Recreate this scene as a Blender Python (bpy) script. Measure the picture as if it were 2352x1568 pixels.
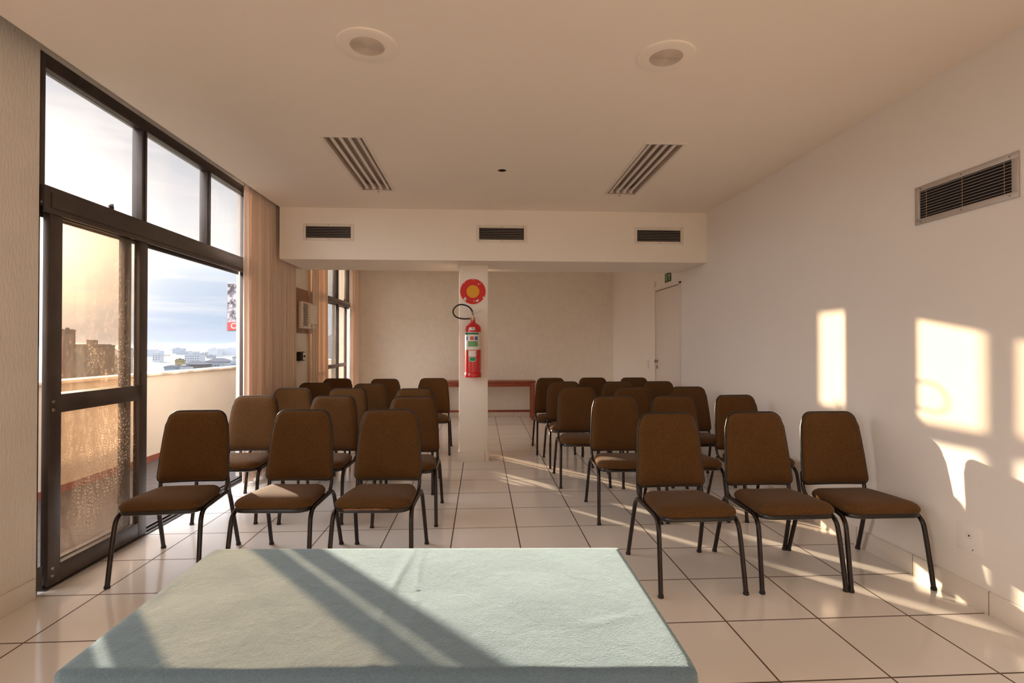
import bpy, bmesh, math, random
from mathutils import Vector, Matrix
from math import sin, cos, pi, radians
C = bpy.context.scene
COL = C.collection
random.seed(4)
for o in list(bpy.data.objects):
    bpy.data.objects.remove(o)

# ------------------------------------------------------------ camera
cam = bpy.data.cameras.new('camera')
cam_o = bpy.data.objects.new('camera', cam)
COL.objects.link(cam_o)
cam.sensor_width = 36.0
cam.lens = 1211.0 / 2352 * 36
cam_o.location = (0, 0, 1.296)
cam_o.rotation_euler = (pi / 2 + 0.0092, 0, -0.056)
cam.clip_start = 0.05
cam.clip_end = 20000
C.camera = cam_o

# ------------------------------------------------------------ view
C.view_settings.view_transform = 'Standard'
C.view_settings.look = 'None'
C.view_settings.exposure = 0.62
C.view_settings.gamma = 1.0
C.view_settings.use_curve_mapping = False
try:
    C.cycles.use_denoising = True
    C.cycles.denoiser = 'OPENIMAGEDENOISE'
    C.cycles.max_bounces = 14
    C.cycles.diffuse_bounces = 8
    C.cycles.glossy_bounces = 4
    C.cycles.transparent_max_bounces = 24
    C.cycles.transmission_bounces = 6
    C.cycles.volume_bounces = 1
    C.cycles.sample_clamp_indirect = 6.0
    C.cycles.caustics_reflective = False
    C.cycles.caustics_refractive = False
except Exception:
    pass

SUN = Vector((-1, 1.155, 0.247)).normalized()      # direction towards the sun

# ------------------------------------------------------------ world
W = bpy.data.worlds.new('sky')
C.world = W
W.use_nodes = True
nt = W.node_tree
nt.nodes.clear()


def N(t, typ, **kw):
    n = t.nodes.new(typ)
    for k, v in kw.items():
        setattr(n, k, v)
    return n


def L(t, a, b):
    t.links.new(a, b)


def val(t, v):
    n = t.nodes.new('ShaderNodeValue')
    n.outputs[0].default_value = v
    return n.outputs[0]


def math_(t, op, a, b=None, clamp=False):
    n = t.nodes.new('ShaderNodeMath')
    n.operation = op
    n.use_clamp = clamp
    for i, v in enumerate((a, b)):
        if v is None:
            continue
        if isinstance(v, (int, float)):
            n.inputs[i].default_value = v
        else:
            t.links.new(v, n.inputs[i])
    return n.outputs[0]


def ramp(t, fac, stops):
    n = t.nodes.new('ShaderNodeValToRGB')
    el = n.color_ramp.elements
    while len(el) > 1:
        el.remove(el[-1])
    el[0].position = stops[0][0]
    el[0].color = (*stops[0][1], 1) if len(stops[0][1]) == 3 else stops[0][1]
    for p, c in stops[1:]:
        e = el.new(p)
        e.color = (*c, 1)
    if fac is not None:
        t.links.new(fac, n.inputs[0])
    return n.outputs[0]


def mixc(t, fac, a, b, mode='MIX'):
    n = t.nodes.new('ShaderNodeMix')
    n.data_type = 'RGBA'
    n.blend_type = mode
    for sock, v in ((n.inputs[0], fac), (n.inputs[6], a), (n.inputs[7], b)):
        if isinstance(v, (int, float)):
            sock.default_value = v
        elif isinstance(v, (tuple, list)):
            sock.default_value = (*v, 1) if len(v) == 3 else v
        else:
            t.links.new(v, sock)
    return n.outputs[2]


tc = N(nt, 'ShaderNodeTexCoord')
sep = N(nt, 'ShaderNodeSeparateXYZ')
L(nt, tc.outputs['Generated'], sep.inputs[0])
elev = sep.outputs[2]
fz = math_(nt, 'MULTIPLY_ADD', elev, 0.5)
fz.node.inputs[2].default_value = 0.5
base = ramp(nt, fz, [(0.0, (.10, .10, .11)), (0.485, (.18, .20, .26)), (0.50, (.36, .42, .54)), (0.525, (.34, .42, .54)),
                     (0.55, (.38, .45, .55)), (0.575, (.60, .64, .68)), (0.64, (.43, .45, .50)), (0.70, (.39, .41, .47)), (0.77, (4.1, 4.1, 4.3)), (1.0, (4.6, 4.7, 5.1))])  # last two stops: overhead sky, never in view, raised to light the room
mp = N(nt, 'ShaderNodeMapping')
mp.inputs['Scale'].default_value = (2.2, 2.2, 26.0)
L(nt, tc.outputs['Generated'], mp.inputs[0])
ns = N(nt, 'ShaderNodeTexNoise')
ns.inputs['Scale'].default_value = 1.3
ns.inputs['Detail'].default_value = 6
ns.inputs['Roughness'].default_value = 0.6
L(nt, mp.outputs[0], ns.inputs['Vector'])
cl = ramp(nt, ns.outputs[0], [(0.48, (0, 0, 0)), (0.62, (1, 1, 1))])
env = ramp(nt, fz, [(0.502, (0, 0, 0)), (0.52, (.35, .35, .35)), (0.56, (.7, .7, .7)), (0.60, (.6, .6, .6)), (0.72, (.12, .12, .12)), (0.9, (0.05, 0.05, 0.05))])
clf = math_(nt, 'MULTIPLY', cl, env)
# sky behind the viewpoint, out of view, is boosted to brighten the interior
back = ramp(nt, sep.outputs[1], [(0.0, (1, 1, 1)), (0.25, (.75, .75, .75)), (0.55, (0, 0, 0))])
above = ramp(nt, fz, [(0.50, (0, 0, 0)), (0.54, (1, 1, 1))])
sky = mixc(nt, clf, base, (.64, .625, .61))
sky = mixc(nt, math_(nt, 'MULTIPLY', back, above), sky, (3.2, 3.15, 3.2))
# glow around the sun
dt = N(nt, 'ShaderNodeVectorMath', operation='DOT_PRODUCT')
L(nt, tc.outputs['Generated'], dt.inputs[0])
dt.inputs[1].default_value = SUN
d0 = math_(nt, 'MAXIMUM', dt.outputs['Value'], 0.0)
g1 = math_(nt, 'MULTIPLY', math_(nt, 'POWER', d0, 40.0), 0.36)
g2 = math_(nt, 'MULTIPLY', math_(nt, 'POWER', d0, 200.0), 2.0)
gc1 = mixc(nt, 1.0, (.80, .62, .46), g1, 'MULTIPLY')
gc2 = mixc(nt, 1.0, (1.0, .86, .68), g2, 'MULTIPLY')
sky = mixc(nt, 1.0, sky, gc1, 'ADD')
sky = mixc(nt, 1.0, sky, gc2, 'ADD')
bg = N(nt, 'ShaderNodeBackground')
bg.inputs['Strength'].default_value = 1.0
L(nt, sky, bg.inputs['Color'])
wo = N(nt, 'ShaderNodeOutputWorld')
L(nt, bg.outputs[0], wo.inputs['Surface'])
try:
    W.cycles.sampling_method = 'MANUAL'
    W.cycles.sample_map_resolution = 512
except Exception:
    pass

# ------------------------------------------------------------ sun
sl = bpy.data.lights.new('sun', 'SUN')
sl.energy = 9.6
sl.angle = radians(.6)
sl.color = (1.0, .80, .58)
so = bpy.data.objects.new('sun', sl)
COL.objects.link(so)
so.rotation_euler = SUN.to_track_quat('Z', 'Y').to_euler()
so.location = SUN * 40


def portal(y0, y1, z0, z1, x=-2.5):
    a = bpy.data.lights.new('window_portal', 'AREA')
    a.shape = 'RECTANGLE'
    a.size = z1 - z0
    a.size_y = y1 - y0
    a.cycles.is_portal = True
    o = bpy.data.objects.new('window_portal', a)
    COL.objects.link(o)
    o.location = (x, (y0 + y1) / 2, (z0 + z1) / 2)
    o.rotation_euler = (0, -pi / 2, 0)


portal(2.86, 5.42, 0, 2.9)
portal(7.10, 9.75, 0, 2.9)
portal(-2.2, 0.9, 0, 2.9)

# ============================================================ materials
MATS = {}


def mat(name, col, rough=0.6, metal=0.0, noise=None, bump=None, spec=0.5, sheen=0.0, coat=0.0):
    """noise=(scale, amount), bump=(scale, strength, stretch)"""
    m = bpy.data.materials.new(name)
    m.use_nodes = True
    t = m.node_tree
    p = t.nodes['Principled BSDF']
    p.inputs['Base Color'].default_value = (*col, 1)
    p.inputs['Roughness'].default_value = rough
    p.inputs['Metallic'].default_value = metal
    p.inputs['Specular IOR Level'].default_value = spec
    if sheen:
        p.inputs['Sheen Weight'].default_value = sheen
        p.inputs['Sheen Roughness'].default_value = 0.4
    if coat:
        p.inputs['Coat Weight'].default_value = coat
        p.inputs['Coat Roughness'].default_value = 0.12
    tcn = N(t, 'ShaderNodeTexCoord')
    if noise:
        n = N(t, 'ShaderNodeTexNoise')
        n.inputs['Scale'].default_value = noise[0]
        n.inputs['Detail'].default_value = 4
        L(t, tcn.outputs['Object'], n.inputs['Vector'])
        a = noise[1]
        c = ramp(t, n.outputs[0], [(0.3, tuple(x * (1 - a) for x in col)), (0.7, tuple(min(1, x * (1 + a)) for x in col))])
        L(t, c, p.inputs['Base Color'])
    if bump:
        mpn = N(t, 'ShaderNodeMapping')
        st = bump[2] if len(bump) > 2 else (1, 1, 1)
        mpn.inputs['Scale'].default_value = st
        L(t, tcn.outputs['Object'], mpn.inputs[0])
        n = N(t, 'ShaderNodeTexNoise')
        n.inputs['Scale'].default_value = bump[0]
        n.inputs['Detail'].default_value = 5
        L(t, mpn.outputs[0], n.inputs['Vector'])
        b = N(t, 'ShaderNodeBump')
        b.inputs['Strength'].default_value = bump[1]
        b.inputs['Distance'].default_value = 0.01
        L(t, n.outputs[0], b.inputs['Height'])
        L(t, b.outputs[0], p.inputs['Normal'])
    MATS[name] = m
    return m


M_ceil = mat('ceiling_paint', (.93, .85, .755), .8, noise=(.8, .015))
M_wall = mat('wall_paint', (.88, .84, .80), .7, noise=(.7, .015), bump=(60, .04))
M_beam = mat('beam_paint', (.93, .875, .79), .75, noise=(.7, .015))
M_stucco = mat('combed_stucco', (.80, .75, .68), .85, noise=(9, .03), bump=(42, .55, (1, 1, .22)))
M_base = mat('skirting_tile', (.84, .77, .69), .3, noise=(3, .03))
M_dark = mat('bronze_aluminium', (.085, .068, .062), .35, metal=.3, noise=(6, .15))
M_track = mat('track_aluminium', (.10, .09, .09), .3, metal=.8)
M_steel = mat('steel', (.38, .35, .32), .35, metal=1.0)
M_brass = mat('brass', (.55, .36, .2), .35, metal=.9)
M_black = mat('black_cavity', (.012, .008, .007), .9)
M_tube = mat('chair_tube', (.018, .010, .008), .25, metal=.3, noise=(25, .2), spec=.6)
M_rubber = mat('rubber', (.02, .015, .013), .7)
M_vent = mat('vent_paint', (.80, .74, .66), .5, noise=(8, .04))
M_alu = mat('vent_aluminium', (.52, .47, .43), .42, metal=.5, noise=(10, .05))
M_white = mat('white_plastic', (.82, .76, .70), .45)
M_grille = mat('speaker_grille', (.68, .59, .51), .7)
M_door = mat('door_paint', (.80, .73, .67), .5)
M_gap = mat('door_gap', (.25, .19, .15), .8)
M_red = mat('red_enamel', (.62, .012, .015), .28, coat=.4)
M_signred = mat('sign_red', (.70, .02, .02), .5)
M_yellow = mat('sign_yellow', (.85, .40, .02), .5)
M_chip = mat('paint_chip', (.82, .75, .66), .8)
M_paper = mat('label_paper', (.80, .78, .72), .5)
M_green = mat('label_green', (.08, .32, .09), .5)
M_dgreen = mat('label_dark_green', (.02, .14, .06), .5)
M_lblue = mat('label_blue', (.10, .12, .38), .5)
M_lred = mat('label_red', (.65, .12, .09), .5)
M_exit = mat('exit_green', (.01, .06, .025), .5)
M_exitw = mat('exit_pictogram', (.60, .68, .42), .5)
M_acplast = mat('aged_plastic', (.80, .72, .64), .5, noise=(6, .03))
M_hose = mat('black_hose', (.012, .011, .01), .4)
M_parapet = mat('parapet_render', (.58, .50, .41), .85, noise=(1.5, .06), bump=(30, .1))
M_cap = mat('parapet_cap', (.60, .50, .42), .8, noise=(5, .35))
M_redskirt = mat('red_skirting', (.22, .06, .035), .7, noise=(4, .15))
M_facade = mat('facade_render', (.80, .74, .66), .85)
M_balc = None


def wood(name, c1, c2, axis=0, scale=8):
    m = mat(name, c1, .4, coat=.15)
    t = m.node_tree
    p = t.nodes['Principled BSDF']
    tcn = N(t, 'ShaderNodeTexCoord')
    mpn = N(t, 'ShaderNodeMapping')
    s = [10, 10, 10]
    s[axis] = .8
    mpn.inputs['Scale'].default_value = s
    L(t, tcn.outputs['Object'], mpn.inputs[0])
    n = N(t, 'ShaderNodeTexNoise')
    n.inputs['Scale'].default_value = scale
    n.inputs['Detail'].default_value = 6
    L(t, mpn.outputs[0], n.inputs['Vector'])
    L(t, ramp(t, n.outputs[0], [(.3, c1), (.7, c2)]), p.inputs['Base Color'])
    return m


M_wood = wood('red_wood', (.20, .035, .014), (.34, .075, .028))
M_panel = wood('brown_panel', (.20, .085, .04), (.32, .15, .075), 1)


def grid_mat(name, tile, col, grout, ox, oy, size, gw, rot=0.0, rough=.22, bumpy=0.0, var=.03, spec=.5, axes=(0, 1), dirt=0.0):
    m = bpy.data.materials.new(name)
    m.use_nodes = True
    t = m.node_tree
    p = t.nodes['Principled BSDF']
    geo = N(t, 'ShaderNodeTexCoord')
    mpn = N(t, 'ShaderNodeMapping')
    mpn.vector_type = 'TEXTURE'
    mpn.inputs['Location'].default_value = (ox, oy, 0)
    mpn.inputs['Rotation'].default_value = (0, 0, rot)
    L(t, geo.outputs['Object'], mpn.inputs[0])
    s = N(t, 'ShaderNodeSeparateXYZ')
    L(t, mpn.outputs[0], s.inputs[0])
    ds, cells = [], []
    sz = size if isinstance(size, tuple) else (size, size)
    for k, ax in enumerate(axes):
        q = math_(t, 'DIVIDE', s.outputs[ax], sz[k])
        fl = math_(t, 'FLOOR', math_(t, 'ADD', q, .5))
        cells.append(math_(t, 'FLOOR', q))
        d = math_(t, 'ABSOLUTE', math_(t, 'SUBTRACT', q, fl))
        ds.append(math_(t, 'MULTIPLY', d, sz[k]))
    d = math_(t, 'MINIMUM', ds[0], ds[1]) if len(ds) > 1 else ds[0]
    g = math_(t, 'LESS_THAN', d, gw / 2)
    cmb = N(t, 'ShaderNodeCombineXYZ')
    L(t, cells[0], cmb.inputs[0])
    if len(cells) > 1:
        L(t, cells[1], cmb.inputs[1])
    wn = N(t, 'ShaderNodeTexWhiteNoise')
    L(t, cmb.outputs[0], wn.inputs[0])
    vr = ramp(t, wn.outputs[0], [(0, tuple(x * (1 - var) for x in col)), (1, tuple(x * (1 + var) for x in col))])
    n = N(t, 'ShaderNodeTexNoise')
    n.inputs['Scale'].default_value = 1.1
    n.inputs['Detail'].default_value = 2
    L(t, geo.outputs['Object'], n.inputs['Vector'])
    vr2 = mixc(t, math_(t, 'MULTIPLY', n.outputs[0], dirt), vr, tuple(x * .6 for x in col))
    L(t, mixc(t, g, vr2, grout), p.inputs['Base Color'])
    r = math_(t, 'MULTIPLY_ADD', n.outputs[0], .05)
    r.node.inputs[2].default_value = rough - .03
    L(t, mixc(t, g, r, (.8, .8, .8)), p.inputs['Roughness'])
    p.inputs['Specular IOR Level'].default_value = spec
    b = N(t, 'ShaderNodeBump')
    b.inputs['Strength'].default_value = .5
    b.inputs['Distance'].default_value = .002
    L(t, math_(t, 'SUBTRACT', 1.0, g), b.inputs['Height'])
    L(t, b.outputs[0], p.inputs['Normal'])
    return m


M_floor = grid_mat('floor_tile', 0, (.86, .82, .78), (.11, .065, .045), .247, 2.887, .45, .0082, rot=.002, rough=.13, spec=.85, var=.015, dirt=.05)
M_balc = grid_mat('balcony_tile', 0, (.055, .038, .032), (.03, .022, .02), 0, 0, (.30, .15), .006, rough=.6, var=.12, spec=.3, dirt=.3)
M_skirtY = grid_mat('skirting_tile_y', 0, (.82, .76, .69), (.30, .22, .17), 0, 2.437 - .02, .45, .005, rough=.35, axes=(1,))
M_skirtX = grid_mat('skirting_tile_x', 0, (.82, .76, .69), (.34, .26, .20), .247 - .12, 0, .45, .004, rough=.35, axes=(0,))


def glass_mat(name, tint, dirt=.12, dirtcol=(.75, .68, .58), scale=3.0, spots=.3):
    """thin pane: tinted clear glass with a film of dust; each pane is crossed twice (two faces)."""
    m = bpy.data.materials.new(name)
    m.use_nodes = True
    t = m.node_tree
    t.nodes.clear()
    out = N(t, 'ShaderNodeOutputMaterial')
    tr = N(t, 'ShaderNodeBsdfTransparent')
    tr.inputs[0].default_value = (*tint, 1)
    gl = N(t, 'ShaderNodeBsdfGlossy')
    gl.inputs['Roughness'].default_value = .02
    gl.inputs['Color'].default_value = (.9, .9, .9, 1)
    lwt = N(t, 'ShaderNodeLayerWeight')
    lwt.inputs[0].default_value = .5
    frv = math_(t, 'MULTIPLY_ADD', math_(t, 'POWER', lwt.outputs['Facing'], 4.0), .45)
    frv.node.inputs[2].default_value = .025
    mx = N(t, 'ShaderNodeMixShader')
    L(t, frv, mx.inputs[0])
    L(t, tr.outputs[0], mx.inputs[1])
    L(t, gl.outputs[0], mx.inputs[2])
    tl = N(t, 'ShaderNodeBsdfTranslucent')
    tl.inputs[0].default_value = (*dirtcol, 1)
    df = N(t, 'ShaderNodeBsdfDiffuse')
    df.inputs[0].default_value = (*dirtcol, 1)
    m2 = N(t, 'ShaderNodeMixShader')
    m2.inputs[0].default_value = .35
    L(t, tl.outputs[0], m2.inputs[1])
    L(t, df.outputs[0], m2.inputs[2])
    tcn = N(t, 'ShaderNodeTexCoord')
    mpn = N(t, 'ShaderNodeMapping')
    mpn.inputs['Scale'].default_value = (1, 1, .45)
    L(t, tcn.outputs['Object'], mpn.inputs[0])
    n = N(t, 'ShaderNodeTexNoise')
    n.inputs['Scale'].default_value = scale
    n.inputs['Detail'].default_value = 8
    n.inputs['Roughness'].default_value = .7
    L(t, mpn.outputs[0], n.inputs['Vector'])
    n2 = N(t, 'ShaderNodeTexNoise')
    n2.inputs['Scale'].default_value = 95
    n2.inputs['Detail'].default_value = 3
    L(t, tcn.outputs['Object'], n2.inputs['Vector'])
    f1 = ramp(t, n.outputs[0], [(.35, (dirt * .25,) * 3), (.75, (dirt * 1.4,) * 3)])
    f2 = ramp(t, n2.outputs[0], [(.58, (0, 0, 0)), (.70, (spots, spots, spots))])
    mp3 = N(t, 'ShaderNodeMapping')
    mp3.inputs['Rotation'].default_value = (.5, 0, 0)
    mp3.inputs['Scale'].default_value = (1, 9, 2.2)
    L(t, tcn.outputs['Object'], mp3.inputs[0])
    n3 = N(t, 'ShaderNodeTexNoise')
    n3.inputs['Scale'].default_value = 9
    n3.inputs['Detail'].default_value = 4
    L(t, mp3.outputs[0], n3.inputs['Vector'])
    f3 = ramp(t, n3.outputs[0], [(.60, (0, 0, 0)), (.75, (spots * .45,) * 3)])
    f1 = math_(t, 'ADD', f1, math_(t, 'MULTIPLY', f3, n.outputs[0]))
    f = math_(t, 'ADD', f1, math_(t, 'MULTIPLY', f2, ramp(t, n.outputs[0], [(.45, (0, 0, 0)), (.62, (1, 1, 1))])), True)
    m3 = N(t, 'ShaderNodeMixShader')
    L(t, f, m3.inputs[0])
    L(t, mx.outputs[0], m3.inputs[1])
    L(t, m2.outputs[0], m3.inputs[2])
    L(t, m3.outputs[0], out.inputs[0])
    return m


G_clear = glass_mat('window_glass', (.97, .97, .97), .035, scale=2.0, spots=.04)
G_far = glass_mat('faintly_tinted_glass', (.865, .80, .72), .035, scale=2.0, spots=.05)
G_tint = glass_mat('bronze_film_glass', (.935, .87, .80), .03, (.85, .72, .58), 2.6, .6)
G_mid = glass_mat('dusty_glass', (.96, .95, .92), .05, (.75, .7, .66), 3.0, .35)


def cloth_fabric(name, c1, c2, scale, sheen=.08, rough=.95, bump=.15, dist=.002):
    m = bpy.data.materials.new(name)
    m.use_nodes = True
    t = m.node_tree
    p = t.nodes['Principled BSDF']
    tcn = N(t, 'ShaderNodeTexCoord')
    n = N(t, 'ShaderNodeTexNoise')
    n.inputs['Scale'].default_value = scale
    n.inputs['Detail'].default_value = 3
    n.inputs['Roughness'].default_value = .7
    L(t, tcn.outputs['Object'], n.inputs['Vector'])
    nb = N(t, 'ShaderNodeTexNoise')
    nb.inputs['Scale'].default_value = 7
    nb.inputs['Detail'].default_value = 3
    L(t, tcn.outputs['Object'], nb.inputs['Vector'])
    c = ramp(t, n.outputs[0], [(.35, c1), (.65, c2)])
    c = mixc(t, math_(t, 'MULTIPLY', nb.outputs[0], .3), c, tuple(x * .8 for x in c1))
    L(t, c, p.inputs['Base Color'])
    p.inputs['Roughness'].default_value = rough
    p.inputs['Specular IOR Level'].default_value = .2
    p.inputs['Sheen Weight'].default_value = sheen
    p.inputs['Sheen Roughness'].default_value = .45
    b = N(t, 'ShaderNodeBump')
    b.inputs['Strength'].default_value = bump
    b.inputs['Distance'].default_value = dist
    L(t, n.outputs[0], b.inputs['Height'])
    L(t, b.outputs[0], p.inputs['Normal'])
    return m


M_fab = cloth_fabric('brown_chair_fabric', (.064, .029, .0085), (.155, .074, .023), 260)
M_pipe = mat('dark_piping', (.010, .006, .005), .3, noise=(30, .2))


def curtain_mat(name, col):
    m = bpy.data.materials.new(name)
    m.use_nodes = True
    t = m.node_tree
    t.nodes.clear()
    out = N(t, 'ShaderNodeOutputMaterial')
    df = N(t, 'ShaderNodeBsdfDiffuse')
    tl = N(t, 'ShaderNodeBsdfTranslucent')
    tcn = N(t, 'ShaderNodeTexCoord')
    n = N(t, 'ShaderNodeTexNoise')
    n.inputs['Scale'].default_value = 240
    L(t, tcn.outputs['Object'], n.inputs['Vector'])
    c = ramp(t, n.outputs[0], [(.3, tuple(x * .93 for x in col)), (.7, col)])
    L(t, c, df.inputs[0])
    L(t, c, tl.inputs[0])
    mx = N(t, 'ShaderNodeMixShader')
    mx.inputs[0].default_value = .15
    L(t, df.outputs[0], mx.inputs[1])
    L(t, tl.outputs[0], mx.inputs[2])
    L(t, mx.outputs[0], out.inputs[0])
    return m


M_curt = curtain_mat('beige_curtain', (.93, .79, .68))

# tablecloth
M_cloth = bpy.data.materials.new('mint_tablecloth')
M_cloth.use_nodes = True
t = M_cloth.node_tree
p = t.nodes['Principled BSDF']
tcn = N(t, 'ShaderNodeTexCoord')
n1 = N(t, 'ShaderNodeTexNoise'); n1.inputs['Scale'].default_value = 210; n1.inputs['Detail'].default_value = 4; n1.inputs['Roughness'].default_value = .75
n2 = N(t, 'ShaderNodeTexNoise'); n2.inputs['Scale'].default_value = 16; n2.inputs['Detail'].default_value = 6
n2.inputs['Distortion'].default_value = .6
L(t, tcn.outputs['Object'], n1.inputs['Vector'])
L(t, tcn.outputs['Object'], n2.inputs['Vector'])
L(t, mixc(t, n1.outputs[0], (.055, .085, .105), (.165, .235, .29)), p.inputs['Base Color'])
p.inputs['Roughness'].default_value = .95
p.inputs['Specular IOR Level'].default_value = .15
p.inputs['Sheen Weight'].default_value = 1.0
p.inputs['Sheen Roughness'].default_value = .45
p.inputs['Sheen Tint'].default_value = (.68, .90, 1.0, 1)
# embossed radiating-line motif: lines of three families
mpn = N(t, 'ShaderNodeMapping'); L(t, tcn.outputs['Object'], mpn.inputs[0])
sx = N(t, 'ShaderNodeSeparateXYZ'); L(t, mpn.outputs[0], sx.inputs[0])
yz = math_(t, 'ADD', sx.outputs[1], sx.outputs[2])
CELL = .11
cx_ = math_(t, 'SUBTRACT', math_(t, 'FRACT', math_(t, 'DIVIDE', math_(t, 'ADD', sx.outputs[0], 20.0), CELL)), .5)
cy_ = math_(t, 'SUBTRACT', math_(t, 'FRACT', math_(t, 'DIVIDE', math_(t, 'ADD', yz, 20.03), CELL)), .5)
ang = math_(t, 'ARCTAN2', cy_, cx_)
spoke = math_(t, 'ABSOLUTE', math_(t, 'SINE', math_(t, 'MULTIPLY', ang, 4.0)))
rad = math_(t, 'SQRT', math_(t, 'ADD', math_(t, 'MULTIPLY', cx_, cx_), math_(t, 'MULTIPLY', cy_, cy_)))
sp = math_(t, 'LESS_THAN', math_(t, 'MULTIPLY', spoke, rad), .05)
h1 = math_(t, 'MULTIPLY', sp, -.6)
h2 = math_(t, 'ADD', h1, math_(t, 'MULTIPLY', n1.outputs[0], 1.5))
b = N(t, 'ShaderNodeBump'); b.inputs['Strength'].default_value = .55; b.inputs['Distance'].default_value = .0022
L(t, h2, b.inputs['Height'])
b2 = N(t, 'ShaderNodeBump'); b2.inputs['Strength'].default_value = .30; b2.inputs['Distance'].default_value = .008
L(t, n2.outputs[0], b2.inputs['Height']); L(t, b.outputs[0], b2.inputs['Normal'])
L(t, b2.outputs[0], p.inputs['Normal'])

# ============================================================ geometry helpers


class MB:
    """collects vertices and faces for ONE mesh object"""

    def __init__(s):
        s.v, s.f = [], []

    def add(s, vs, fs):
        b = len(s.v)
        s.v += [tuple(x) for x in vs]
        s.f += [tuple(i + b for i in q) for q in fs]
        return s

    def box(s, x0, x1, y0, y1, z0, z1, R=None, o=None):
        vs = [Vector((x, y, z)) for x in (x0, x1) for y in (y0, y1) for z in (z0, z1)]
        if R is not None:
            o = Vector(o or (0, 0, 0))
            vs = [R @ (q - o) + o for q in vs]
        return s.add(vs, [(0, 1, 3, 2), (4, 6, 7, 5), (0, 4, 5, 1), (2, 3, 7, 6), (0, 2, 6, 4), (1, 5, 7, 3)])

    def bbox(s, x0, x1, y0, y1, z0, z1, b=.003):
        """box with chamfered edges"""
        bm = bmesh.new()
        bmesh.ops.create_cube(bm, size=1)
        bmesh.ops.scale(bm, vec=(x1 - x0, y1 - y0, z1 - z0), verts=bm.verts)
        bmesh.ops.translate(bm, vec=((x0 + x1) / 2, (y0 + y1) / 2, (z0 + z1) / 2), verts=bm.verts)
        bmesh.ops.bevel(bm, geom=bm.edges[:], offset=b, segments=2, profile=.5, affect='EDGES')
        bm.verts.index_update()
        s.add([v.co.copy() for v in bm.verts], [[v.index for v in f.verts] for f in bm.faces])
        bm.free()
        return s

    def tube(s, pts, r, seg=10, closed=False, caps=True, radii=None):
        pts = [Vector(p) for p in pts]
        n = len(pts)
        rings = []
        up = None
        for i, p in enumerate(pts):
            if closed:
                d = (pts[(i + 1) % n] - pts[i - 1])
            else:
                d = pts[min(i + 1, n - 1)] - pts[max(i - 1, 0)]
            d = d.normalized()
            if up is None:
                up = d.cross(Vector((0, 0, 1)))
                if up.length < .1:
                    up = d.cross(Vector((1, 0, 0)))
                up.normalize()
            up = (up - d * up.dot(d)).normalized()
            w = d.cross(up)
            rr_ = radii[i] if radii else r
            rings.append([p + (up * cos(2 * pi * k / seg) + w * sin(2 * pi * k / seg)) * rr_ for k in range(seg)])
        b = len(s.v)
        for q in rings:
            s.v += [tuple(x) for x in q]
        for i in range(n if closed else n - 1):
            j = (i + 1) % n
            for k in range(seg):
                m = (k + 1) % seg
                s.f.append((b + i * seg + k, b + i * seg + m, b + j * seg + m, b + j * seg + k))
        if caps and not closed:
            s.f.append(tuple(b + k for k in reversed(range(seg))))
            s.f.append(tuple(b + (n - 1) * seg + k for k in range(seg)))
        return s

    def lathe(s, prof, c, seg=32, axis='Z', a0=0, a1=2 * pi):
        """prof: (r, h) pairs"""
        full = abs(a1 - a0 - 2 * pi) < 1e-6
        cnt = seg if full else seg + 1
        c = Vector(c)
        b = len(s.v)
        for r, h in prof:
            for k in range(cnt):
                a = a0 + (a1 - a0) * k / seg
                x, y = r * cos(a), r * sin(a)
                q = {'Z': (x, y, h), 'Y': (x, h, y), 'X': (h, x, y)}[axis]
                s.v.append(tuple(c + Vector(q)))
        for i in range(len(prof) - 1):
            for k in range(seg):
                m = (k + 1) % cnt
                s.f.append((b + i * cnt + k, b + i * cnt + m, b + (i + 1) * cnt + m, b + (i + 1) * cnt + k))
        return s

    def poly(s, pts, d):
        """prism: polygon pts extruded by vector d"""
        pts = [Vector(q) for q in pts]
        d = Vector(d)
        n = len(pts)
        fs = [tuple(range(n)), tuple(reversed(range(n, 2 * n)))]
        fs += [(i, i + n, (i + 1) % n + n, (i + 1) % n) for i in range(n)]
        return s.add(pts + [q + d for q in pts], fs)

    def loft(s, rings, cap0=True, cap1=True):
        n = len(rings[0])
        b = len(s.v)
        for q in rings:
            s.v += [tuple(x) for x in q]
        for i in range(len(rings) - 1):
            for k in range(n):
                m = (k + 1) % n
                s.f.append((b + i * n + k, b + i * n + m, b + (i + 1) * n + m, b + (i + 1) * n + k))
        if cap0:
            s.f.append(tuple(b + k for k in reversed(range(n))))
        if cap1:
            s.f.append(tuple(b + (len(rings) - 1) * n + k for k in range(n)))
        return s

    def build(s, name, m, parent=None, smooth=35):
        me = bpy.data.meshes.new(name)
        me.from_pydata(s.v, [], s.f)
        me.validate()
        bm = bmesh.new()
        bm.from_mesh(me)
        bmesh.ops.recalc_face_normals(bm, faces=bm.faces)
        bm.to_mesh(me)
        bm.free()
        me.materials.append(m)
        if smooth:
            me.shade_smooth()
            me.set_sharp_from_angle(angle=radians(smooth))
        o = bpy.data.objects.new(name, me)
        COL.objects.link(o)
        if parent is not None:
            o.parent = parent
        return o


def tag(o, label, cat, group=None, kind=None):
    o['label'] = label
    o['category'] = cat
    if group:
        o['group'] = group
    if kind:
        o['kind'] = kind
    return o


def thing(name, label, cat, loc=(0, 0, 0), rz=0, group=None, kind=None):
    o = bpy.data.objects.new(name, None)
    o.empty_display_size = .1
    COL.objects.link(o)
    o.location = loc
    o.rotation_euler = (0, 0, rz)
    return tag(o, label, cat, group, kind)


def copy_tree(o, parent=None):
    c = o.copy()
    COL.objects.link(c)
    c.parent = parent
    for ch in list(o.children):
        copy_tree(ch, c)
    return c


# ============================================================ room shell
XL, XR, XE, YB, HC = -2.30, 2.445, -2.116, 9.75, 2.75
BY0, BY1, BZ = 5.62, 6.40, 2.208

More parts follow.
